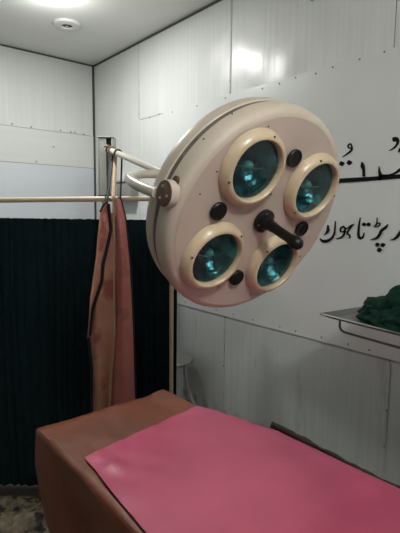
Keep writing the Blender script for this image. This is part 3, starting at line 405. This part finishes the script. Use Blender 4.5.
# side pivots
for sx in (-1, 1):
    ang = 171 if sx < 0 else 9
    b = FP(ang, .319, -.038 if sx < 0 else -.085); ax = (XV * sx + VV * .03).normalized()
    fl_ = bmesh.new()
    # diamond-shaped mounting flange
    u = VV; v = ax.cross(VV).normalized()
    ringa, ringb = [], []
    for k in range(40):
        a = 2 * PI * k / 40; rr_ = .028 + .021 * abs(math.cos(a)) ** 3
        pt = b + u * math.cos(a) * rr_ + v * math.sin(a) * rr_ * .62
        ringa.append(fl_.verts.new(pt - ax * .012)); ringb.append(fl_.verts.new(pt + ax * .003))
    for k in range(40): fl_.faces.new((ringa[k], ringa[(k + 1) % 40], ringb[(k + 1) % 40], ringb[k]))
    fl_.faces.new(ringb)
    obj('pivot_flange', fl_, M_rust, sl)
    obj('pivot_hub', LA(b, ax, [(.034, 0), (.0355, .006), (.0355, .020), (.034, .025), (.030, .026)], 36), M_cream, sl)
    cap = obj('pivot_cap', LA(b + ax * .023, ax, [(.0335, 0), (.0335, .003), (.031, .0045), (0, .005)], 36), M_rust, sl)
    for s in (30, 150, 270):
        a = math.radians(s); p = b + ax * .027 + (u * math.cos(a) + v * math.sin(a)) * .018
        obj('screw', LA(p, ax, [(.004, 0), (.0038, .003), (0, .004)], 12), M_bright, cap)
yk = []
for k in range(41):
    a = PI * k / 40
    s = math.sin(a) ** .93; cx = math.cos(a)
    cx = math.copysign(abs(cx) ** .93, cx)
    yk.append(Vector((1.004 - .334 * cx, lerp(.985, .985 + .385, s), 1.652 + .088 * s)))
obj('yoke', T(yk, .0145, 16), M_tube, sl)
P0 = Vector((1.297, 2.407, 1.965)); P1 = Vector((1.0, 1.375, 1.736))
obj('swing_arm', T([P0, P1], .0155, 18), M_tube, sl)
obj('arm_joint', LA(P1 + Vector((0, 0, -.035)), (0, 0, 1), [(0, 0), (.022, 0), (.024, .006), (.024, .055), (.02, .062), (0, .062)], 24), M_tube, sl)
# head bracket: open steel channel seen from its side, arm knuckle, post and floor base
cb0 = Q(-.578, 1.705, 2.80)
def cbox(r0, r1, d0, d1, z0, z1, bev=.002):
    bm = bmesh.new(); box(bm, (r0, d0, z0), (r1, d1, z1), bev, 1)
    for v in bm.verts: v.co = Q(v.co.x, v.co.z, v.co.y)
    return bm
chn = obj('bracket_channel', cbox(-.609, -.566, 2.775, 2.785, 1.705, 2.043), M_channel, sl, False)
obj('bracket_side', cbox(-.618, -.6095, 2.773, 2.87, 1.705, 2.045), M_channel, sl, False)
obj('bracket_side', cbox(-.536, -.524, 2.773, 2.87, 1.705, 2.045), M_channel, sl, False)
obj('bracket_back', cbox(-.616, -.526, 2.862, 2.872, 1.70, 2.045), M_channel, sl, False)
obj('bracket_inset', cbox(-.565, -.5365, 2.79, 2.80, 1.71, 1.965), M_channel, sl, False)
obj('slot_shade_block', cbox(-.5655, -.5362, 2.80, 2.86, 1.966, 2.04), M_dark, sl, False)  # solid dark block stands for the shade inside the open channel
obj('bracket_top', cbox(-.6195, -.5225, 2.771, 2.875, 2.0455, 2.051), M_gbox, sl, False)
obj('bracket_foot', cbox(-.622, -.520, 2.768, 2.875, 1.692, 1.704), M_dark, sl, False)
kn = Q(-.551, 1.975, 2.745)
obj('arm_knuckle', T([Q(-.551, 1.985, 2.80), kn, P0, P0 + (P1 - P0) * .02], [.015, .017, .0175, .018], 16), M_tube, sl)
obj('knuckle_cap', LA(P0 + (P1 - P0).normalized() * .004 + Vector((0, 0, .008)), (0, 0, 1), [(0, 0), (.020, 0), (.021, .008), (.016, .014), (0, .016)], 20), M_rust, sl)
pc = Q(-.592, 0, 2.82)
obj('post', T([pc + Vector((0, 0, .03)), pc + Vector((0, 0, 1.70))], .015, 16), M_rail, sl)
obj('floor_base', LA(pc, (0, 0, 1), [(0, 0), (.2, 0), (.205, .012), (.18, .024), (.05, .04), (.03, .07), (.016, .09)], 40), M_rail, sl)

# ------------------------------------------------------------------ apron hanging from the arm
KA = 2.405 / 2.5; DA = 2.405
def A(r, z, d=0.): return Q(r * KA, 1.6 + (z - 1.6) * KA, DA + d)
def tab(l): return sorted([(z, r) for r, z in l])
flapL = tab([(-.51, 1.648), (-.541, 1.604), (-.569, 1.358), (-.606, 1.127), (-.615, .91), (-.599, .73), (-.603, .45)])
trimc = tab([(-.500, 1.648), (-.487, 1.507), (-.533, 1.319), (-.54, 1.23), (-.593, 1.077), (-.6149, .91)])
pipe = tab([(-.471, 1.686), (-.472, 1.605), (-.473, 1.078), (-.474, .923), (-.497, .66), (-.508, .45)])
righ = tab([(-.434, 1.678), (-.407, 1.568), (-.384, 1.321), (-.372, 1.079), (-.367, .953), (-.357, .555), (-.352, .45)])
ap = thing('rubber_apron', 'terracotta and dusty red apron with navy binding hanging from the lamp arm', 'apron', A(-.47, .45))
def strip_sheet(lf, rf, z0, z1, df, n=44, m=12, th=.002):
    rows = []
    for j in range(n + 1):
        z = lerp(z1, z0, j / n); a, b = lf(z), rf(z)
        rows.append([A(lerp(a, b, i / m), z, df(lerp(0, 1, i / m), z, lerp(a, b, i / m))) for i in range(m + 1)])
    return grid(rows, th)
def wob(u, z, r): return .012 * fbm(r * 9, z * 1.6, 2.)
# flap folded over to the front at the left
obj('front_flap', strip_sheet(lambda z: interp(flapL, z), lambda z: interp(trimc, z), .915, 1.648, lambda u, z, r: -.022 - .030 * math.sin(PI * u) + wob(u, z, r)), M_terra, ap)
# inner panel between flap and piping
obj('left_panel', strip_sheet(lambda z: interp(flapL, z) - .008, lambda z: interp(pipe, z), .45, 1.60, lambda u, z, r: .006 - .035 * math.sin(PI * u) ** 2 * (1 - .3 * u) + .012 * math.sin(u * 9 + z * 2) + wob(u, z, r)), M_terra, ap)
obj('right_panel', strip_sheet(lambda z: interp(pipe, z), lambda z: interp(righ, z), .45, 1.672, lambda u, z, r: -.004 - .028 * math.sin(PI * u) + .014 * math.sin(u * 6 + 1) + wob(u, z, r)), M_red, ap)
def line(tabl, z0, z1, d, n=30, off=0.): return [A(interp(tabl, lerp(z0, z1, k / n)) + off, lerp(z0, z1, k / n), d) for k in range(n + 1)]
obj('piping', T(line(pipe, 1.69, .45, -.016), .006, 8), M_pipe, ap)
obj('navy_binding', T(line(trimc, 1.648, .925, -.034, off=.004), .012, 8, (1.2, .6)), M_navy, ap)
obj('navy_binding', T(line(flapL, .925, .45, -.004, off=-.010), .008, 8), M_navy, ap)
obj('navy_binding', T(line(righ, 1.675, .45, -.006), .0055, 8), M_navy, ap)
obj('navy_binding', T([A(-.541, 1.604, -.022), A(-.522, 1.64, -.026), A(-.505, 1.655, -.03), A(-.497, 1.635, -.032)], .008, 8), M_navy, ap)
def armp(t): return P0 + (P1 - P0) * t
up = Vector((0, 0, .0195))
def strap(t, side, ends, m, r, fl=(1, .5)):
    c = armp(t); tv = Vector((P1 - P0)).normalized().cross(Vector((0, 0, 1))).normalized() * .0195
    pts = catmull([ends, c - tv * 1.05 - Vector((0, 0, .02)), c - tv * .8 + Vector((0, 0, .012)), c + up, c + tv * .8 + Vector((0, 0, .012)), c + tv * 1.05 - Vector((0, 0, .008))], 8)
    return obj('neck_strap', T(pts, r, 8, fl), m, ap)
strap(.05, 1, A(-.504, 1.655, -.03), M_navy, .0065)
strap(.10, 1, A(-.474, 1.675, -.012), M_pipe, .0105, (1, .4))
strap(.235, 1, A(-.436, 1.672, -.006), M_navy, .0075)
lk = obj('hanging_loop', T(catmull([A(-.497, 1.66, -.034), A(-.506, 1.70, -.036), A(-.512, 1.68, -.034), A(-.508, 1.652, -.032)], 6), .003, 8), M_wire, ap)

# ------------------------------------------------------------------ operating table
ZT = .80
def xl(y): return .565 + .006 * max(0, (y - .9))
def xr(y): return interp([(-.4, 1.252), (.6, 1.25), (1.06, 1.246), (1.4, 1.165), (1.62, 1.137)], y)
YE, YN = 1.622, -.30
ot = thing('operating_table', 'operating table under brown and pink sheets beneath the lamp', 'table', (.9, .65, 0))
bm = bmesh.new(); rows = [(YN, ), (.6,), (1.06,), (1.4,), (YE - .012,)]
lo, hi = [], []
for (y,) in rows:
    lo.append((bm.verts.new((xl(y) + .012, y, .715)), bm.verts.new((xr(y) - .012, y, .715))))
    hi.append((bm.verts.new((xl(y) + .012, y, .788)), bm.verts.new((xr(y) - .012, y, .788))))
for a, b, c, d in zip(lo, lo[1:], hi, hi[1:]):
    bm.faces.new((a[0], a[1], b[1], b[0])); bm.faces.new((c[0], d[0], d[1], c[1]))
    bm.faces.new((a[0], b[0], d[0], c[0])); bm.faces.new((a[1], c[1], d[1], b[1]))
bm.faces.new((lo[0][0], hi[0][0], hi[0][1], lo[0][1])); bm.faces.new((lo[-1][0], lo[-1][1], hi[-1][1], hi[-1][0]))
obj('mattress', bm, M_black, ot, False)
obj('tabletop', B((.60, YN + .02, .67), (1.12, YE - .05, .712), .006), M_steel, ot)
obj('side_rail', B((1.262, .05, .742), (1.292, 1.10, .765), .004), M_steel, ot)
for y in (.2, .9): obj('rail_bracket', B((1.10, y, .69), (1.285, y + .03, .740), .003), M_steel, ot)
obj('column', B((.78, .5, .12), (.98, .84, .668), .02), M_channel, ot)
obj('base', B((.64, .20, .0), (1.08, 1.32, .12), .02), M_gbox, ot)
# brown cover falling over the sides
bm_rows = []
hang_l, hang_f, hang_r = .37, .29, .035
def cover(s, t):
    """s across (negative beyond the left edge), t along (beyond the far edge when > YE)"""
    ey = max(0, t - YE); y = min(t, YE); L, Rr = xl(y), xr(y)
    ex = max(0, -s); er = max(0, s - 1)
    x = lerp(L, Rr, max(0, min(1, s)))
    z = ZT
    drop = max(ex, ey, er)
    c = min(ex, ey)
    rnd = .012
    x -= (1 - math.exp(-ex / rnd)) * rnd * .8; x += (1 - math.exp(-er / rnd)) * rnd * .4
    yy = y + (1 - math.exp(-ey / rnd)) * rnd * .8
    z = ZT - max(0, drop - rnd * (1 - math.exp(-drop / rnd)) * .6) - .004 * sm(drop / .01)
    # corner gathers inwards with a loose fold
    if c > 0: x += c * .16; yy -= c * .08
    if ex > .01:
        w = sm(ex / .2); x += w * (.026 * math.sin(t * 11 + .4) + .016 * fbm(t * 4, ex * 3, 1)) + ex * .10
    if ey > .01:
        w = sm(ey / .2); yy += w * (.016 * math.sin(s * 11) + .01 * fbm(s * 4, ey * 3, 7)) - w * .01
    if drop == 0:
        z += .003 * fbm(x * 5, y * 5, 0) + .0025 * fbm(x * 14, y * 14, 4)
        z += .012 * sm((y - 1.42) / .15) * sm((s - .80) / .15)          # cover rides up at the far right corner
    return Vector((x, yy, z))
ss = [-hang_l + hang_l * k / 18 for k in range(18)] + [-.010, -.004] + [k / 30 for k in range(31)] + [1.004, 1.012, 1.024, 1.035]
tt = [lerp(YN, YE, k / 60) for k in range(61)] + [YE + .004, YE + .010] + [YE + .018 + (hang_f - .018) * k / 14 for k in range(15)]
cv = tag(obj('table_cover', grid([[cover(s, t) for s in ss] for t in tt]), M_brown, None, True, 60), 'brown plastic table cover hanging over the near left end of the operating table', 'cover')
so = cv.modifiers.new('thickness', 'SOLIDIFY'); so.thickness = .002; so.offset = 0
# pink sheet on top
def pl(y): return interp([(-.3, .572), (.5, .575), (.908, .574), (1.1, .588), (1.311, .611)], y)
def pr(y): return interp([(-.3, 1.262), (.585, 1.259), (.8, 1.262), (1.063, 1.256), (1.2, 1.218), (1.387, 1.150)], y)
rows = []
for j in range(70):
    t = j / 69; row = []
    for i in range(41):
        u = i / 40
        ye = lerp(1.311, 1.392, u) + .004 * fbm(u * 9, 1, 1)
        y = lerp(-.29, ye, t); x = lerp(pl(y), pr(y), u) + .003 * fbm(y * 12, 0, u)
        w = math.exp(-((y - 1.22) / .09) ** 2 - ((x - .69) / .10) ** 2)
        z = ZT + .0115 + .003 * fbm(x * 5, y * 5, 0) + .002 * fbm(x * 9, y * 6, 8) + .006 * w * (.5 + fbm(x * 22, y * 22, 3))
        z += .006 * sm((t - .93) / .07) * abs(fbm(u * 7, 3, 3))
        if x > xr(y) - .01: z -= .5 * (x - xr(y) + .01)
        row.append((x, y, z))
    rows.append(row)
tag(obj('table_sheet', grid(rows, .0015), M_pink, None, True, 60), 'pink plastic sheet spread over the brown cover of the operating table', 'sheet')
# dark rolled cloth along the far edge
pts, rad = [], []
for k in range(60):
    t = k / 59; y = lerp(1.10, .25, t)
    pts.append(Vector((lerp(1.279, 1.290, t) + .003 * fbm(t * 9, 0, 0), y, .796 - .012 * sm(t * 1.6) + .003 * fbm(t * 12, 4, 0))))
    rad.append(lerp(.019, .009, sm(t * 2.2)) * (1 + .25 * fbm(t * 14, 1, 2)))
bm = T(pts, rad, 20, (.55, 1.0))
for v in bm.verts: v.co += Vector((.5, .5, .5)) * .006 * fbm(v.co.x * 40, v.co.y * 14, v.co.z * 40)
tag(obj('rolled_cloth', bm, M_roll), 'dark brown rolled strip of cloth along the wall side of the pink sheet', 'cloth')

# ------------------------------------------------------------------ instrument stand and green cloth
ms = thing('instrument_stand', 'stainless instrument tray on a wire frame by the right wall', 'stand', (1.52, .30, 0))
ex_ = Vector((-.13, -.99, 0)).normalized(); ey_ = Vector((.99, -.13, 0)).normalized()
O = Vector((1.408, 1.0, 1.230))
def tp(u, v, h): return O + ex_ * u + ey_ * v + Vector((0, 0, h))
LU, LV = .66, .315
def rrect(u0, u1, v0, v1, r, n=6):
    o = []
    for cu_, cv_, a0 in ((u1 - r, v1 - r, 0), (u0 + r, v1 - r, 90), (u0 + r, v0 + r, 180), (u1 - r, v0 + r, 270)):
        for k in range(n + 1):
            a = math.radians(a0 + 90 * k / n); o.append((cu_ + r * math.cos(a), cv_ + r * math.sin(a)))
    return o
bm = bmesh.new(); loops = []
for ins, h in ((0, .004), (.004, .0075), (.010, .004), (.020, -.006), (.03, -.008)):
    loops.append([bm.verts.new(tp(u, v, h)) for u, v in rrect(ins, LU - ins, ins, LV - ins, .016 - ins * .3)])
for a, b in zip(loops, loops[1:]):
    for k in range(len(a)): bm.faces.new((a[k], a[(k + 1) % len(a)], b[(k + 1) % len(a)], b[k]))
bm.faces.new(loops[-1])
bmesh.ops.recalc_face_normals(bm, faces=bm.faces[:]); bmesh.ops.solidify(bm, geom=bm.faces[:], thickness=.0015)
obj('tray', bm, M_inox, ms)
obj('tray_rim', T([tp(u, v, .003) for u, v in rrect(0, LU, 0, LV, .015)] + [tp(*rrect(0, LU, 0, LV, .015)[0], .003)], .0024, 8), M_wire, ms)
fr = catmull([tp(.085, .02, -.008), tp(.086, .02, -.03), tp(.10, .02, -.043), tp(.15, .02, -.045), tp(.45, .02, -.045), tp(.62, .02, -.045), tp(.645, .05, -.045), tp(.645, .16, -.045), tp(.645, .27, -.045), tp(.62, .295, -.045),
              tp(.3, .295, -.045), tp(.15, .295, -.045), tp(.10, .295, -.043), tp(.086, .295, -.03), tp(.085, .295, -.008)], 5)
obj('wire_frame', T(fr, .0042, 8), M_wire, ms)
pb = tp(.645, .16, -.045)
obj('post', T([Vector((pb.x, pb.y, .06)), pb], .011, 14), M_steel, ms)
obj('floor_base', T(catmull([(pb.x - .18, pb.y + .2, .016), (pb.x - .02, pb.y + .04, .02), (pb.x, pb.y, .06)], 6), .014, 12), M_steel, ms)
obj('floor_base', T(catmull([(pb.x + .16, pb.y + .2, .016), (pb.x + .03, pb.y + .04, .02), (pb.x, pb.y, .06)], 6), .014, 12), M_steel, ms)
obj('floor_base', T(catmull([(pb.x, pb.y - .26, .016), (pb.x, pb.y - .05, .02), (pb.x, pb.y, .06)], 6), .014, 12), M_steel, ms)
# crumpled bundle
bm = bmesh.new()
bmesh.ops.create_icosphere(bm, subdivisions=6, radius=1.)
for v in bm.verts:
    n = v.co.normalized()
    k = 1 + .16 * fbm(n.x * 1.7 + 3, n.y * 1.7, n.z * 1.7) - .13 * abs(fbm(n.x * 3.2, n.y * 3.2, n.z * 3.2 + 5)) + .018 * fbm(n.x * 7, n.y * 7, n.z * 7) - .05 * abs(fbm(n.x * 5 + 2, n.y * 2.5, n.z * 5, 1))
    p = n * k
    u = p.x * .195; w = p.y * .102; h = p.z * .104
    if u > -.045: h *= lerp(1, 1.30, sm((u + .045) / .05))
    else: h *= .80
    h -= .010 * math.exp(-((u + .045) / .012) ** 2) if h > 0 else 0
    h = max(h, -.030)
    v.co = tp(.275 + u, .128 + w, -.0055 + .030 + h)
tag(obj('cloth_bundle', bm, M_green, None, True, 80), 'crumpled dark green surgical cloth lying on the instrument tray', 'cloth')

# ------------------------------------------------------------------ stool behind the screen
sx, sy = 1.632, 2.235
st = thing('stool', 'round metal stool with pale legs behind the screen edge', 'stool', (sx, sy, 0))
obj('seat', LA((sx, sy, .70), (0, 0, 1), [(0, -.018), (.125, -.018), (.136, -.014), (.138, -.004), (.134, .0), (.124, .001), (.10, -.003), (0, -.004)], 48), M_stoolseat, st)
obj('seat_ring', LA((sx, sy, .66), (0, 0, 1), [(.075, 0), (.088, 0), (.088, .022), (.075, .022), (.075, 0)], 32), M_stoolleg, st)
for a in (-45, 75, 195):
    ca, sa = math.cos(math.radians(a)), math.sin(math.radians(a))
    obj('leg', T(catmull([(sx + ca * q, sy + sa * q, h) for q, h in ((.082, .68), (.086, .61), (.094, .55), (.118, .47), (.158, .36), (.172, .22), (.176, .008))], 6), .0115, 12), M_stoolleg, st)
obj('foot_ring', LA((sx, sy, .22), (0, 0, 1), [(.165, 0), (.170, .005), (.175, 0), (.170, -.005), (.165, 0)], 40), M_stoolleg, st)

# ------------------------------------------------------------------ crumpled printed cloth on the floor by the screen
bm = bmesh.new()
N = 90; rows = []
for j in range(N + 1):
    row = []
    for i in range(N + 1):
        u, v = i / N, j / N; r = lerp(-1.35, -.72, u); d = lerp(1.80, 2.40, v)
        e = min(1, min(u, 1 - u, v, 1 - v) * 6)
        h = .004 + sm(e) * (.075 * abs(fbm(r * 3.4, d * 3.4, 1)) + .10 * (.5 - abs(fbm(r * 6, d * 6, 6))) ** 2 + .022 * abs(fbm(r * 13, d * 13, 2)))
        row.append(Q(r + .02 * fbm(r * 8, d * 8, 9), h, d + .02 * fbm(r * 8, d * 8, 4)))
    rows.append(row)
tag(obj('crumpled_cloth', grid(rows, .002), M_clutter, None, True, 60), 'crumpled brown patterned cloth on the floor in front of the dark curtain', 'cloth')

# ------------------------------------------------------------------ lights
def area(name, loc, size, energy, col, rot=(0, 0, 0), shape='DISK'):
    l = bpy.data.lights.new(name, 'AREA'); l.shape = shape; l.size = size; l.energy = energy; l.color = col
    o = bpy.data.objects.new(name, l); COL.objects.link(o); o.location = loc; o.rotation_euler = rot; return o
l = bpy.data.lights.new('downlight_lamp', 'POINT'); l.energy = E_A; l.color = (1, 1, .965); l.shadow_soft_size = .05
o = bpy.data.objects.new('downlight_lamp', l); COL.objects.link(o); o.location = (1.035, 2.53, ZC - .12)
area('downlight_beam', (1.035, 2.53, ZC - .02), .14, E_A2, (1, 1, .965))
# added fill light: an unseen globe put in to brighten the room
pn = thing('added_globe_fill', 'added unseen white globe lamp that brightens the room from behind the camera', 'ceiling light', (PX, PY, ZC))
obj('ceiling_rose', LA((PX, PY, ZC), (0, 0, -1), [(.05, 0), (.05, .012), (.03, .022), (0, .024)], 28), M_white, pn)
obj('cord', T([(PX, PY, ZC - .02), (PX, PY, ZC - .16)], .004, 8), M_black, pn)
GZ = ZC - .28
gl_ = obj('globe', LA((PX, PY, GZ), (0, 0, 1), [(0, -.12), (.046, -.111), (.085, -.085), (.111, -.046), (.12, 0), (.111, .046), (.085, .085), (.046, .111), (.03, .125), (0, .126)], 36), emit_mat('added_globe_glow', (.985, 1, .965), E_B), pn)
w = bpy.data.worlds.new('world'); sc.world = w; w.use_nodes = True
w.node_tree.nodes['Background'].inputs['Color'].default_value = (.5, .52, .55, 1); w.node_tree.nodes['Background'].inputs['Strength'].default_value = .1

# ------------------------------------------------------------------ camera
cam = bpy.data.cameras.new('camera'); co = bpy.data.objects.new('camera', cam); COL.objects.link(co)
cam.sensor_fit = 'HORIZONTAL'; cam.sensor_width = 36; cam.lens = 455 / 400 * 36; cam.clip_start = .02
pitch, roll = math.radians(6.6), math.radians(.6)
fw = Vector((math.sin(YAW) * math.cos(pitch), math.cos(YAW) * math.cos(pitch), -math.sin(pitch)))
r0 = Vector((math.cos(YAW), -math.sin(YAW), 0)); u0 = r0.cross(fw)
r1 = r0 * math.cos(roll) + u0 * math.sin(roll); u1 = -r0 * math.sin(roll) + u0 * math.cos(roll)
mw = Matrix((r1, u1, -fw)).transposed().to_4x4(); mw.translation = Vector((0, 0, 1.6)); co.matrix_world = mw
sc.camera = co
sc.view_settings.view_transform = 'Standard'; sc.view_settings.look = 'None'; sc.view_settings.gamma = 1; sc.view_settings.use_curve_mapping = False
sc.view_settings.exposure = EXPO
sc.cycles.use_denoising = True
sc.cycles.max_bounces = 8
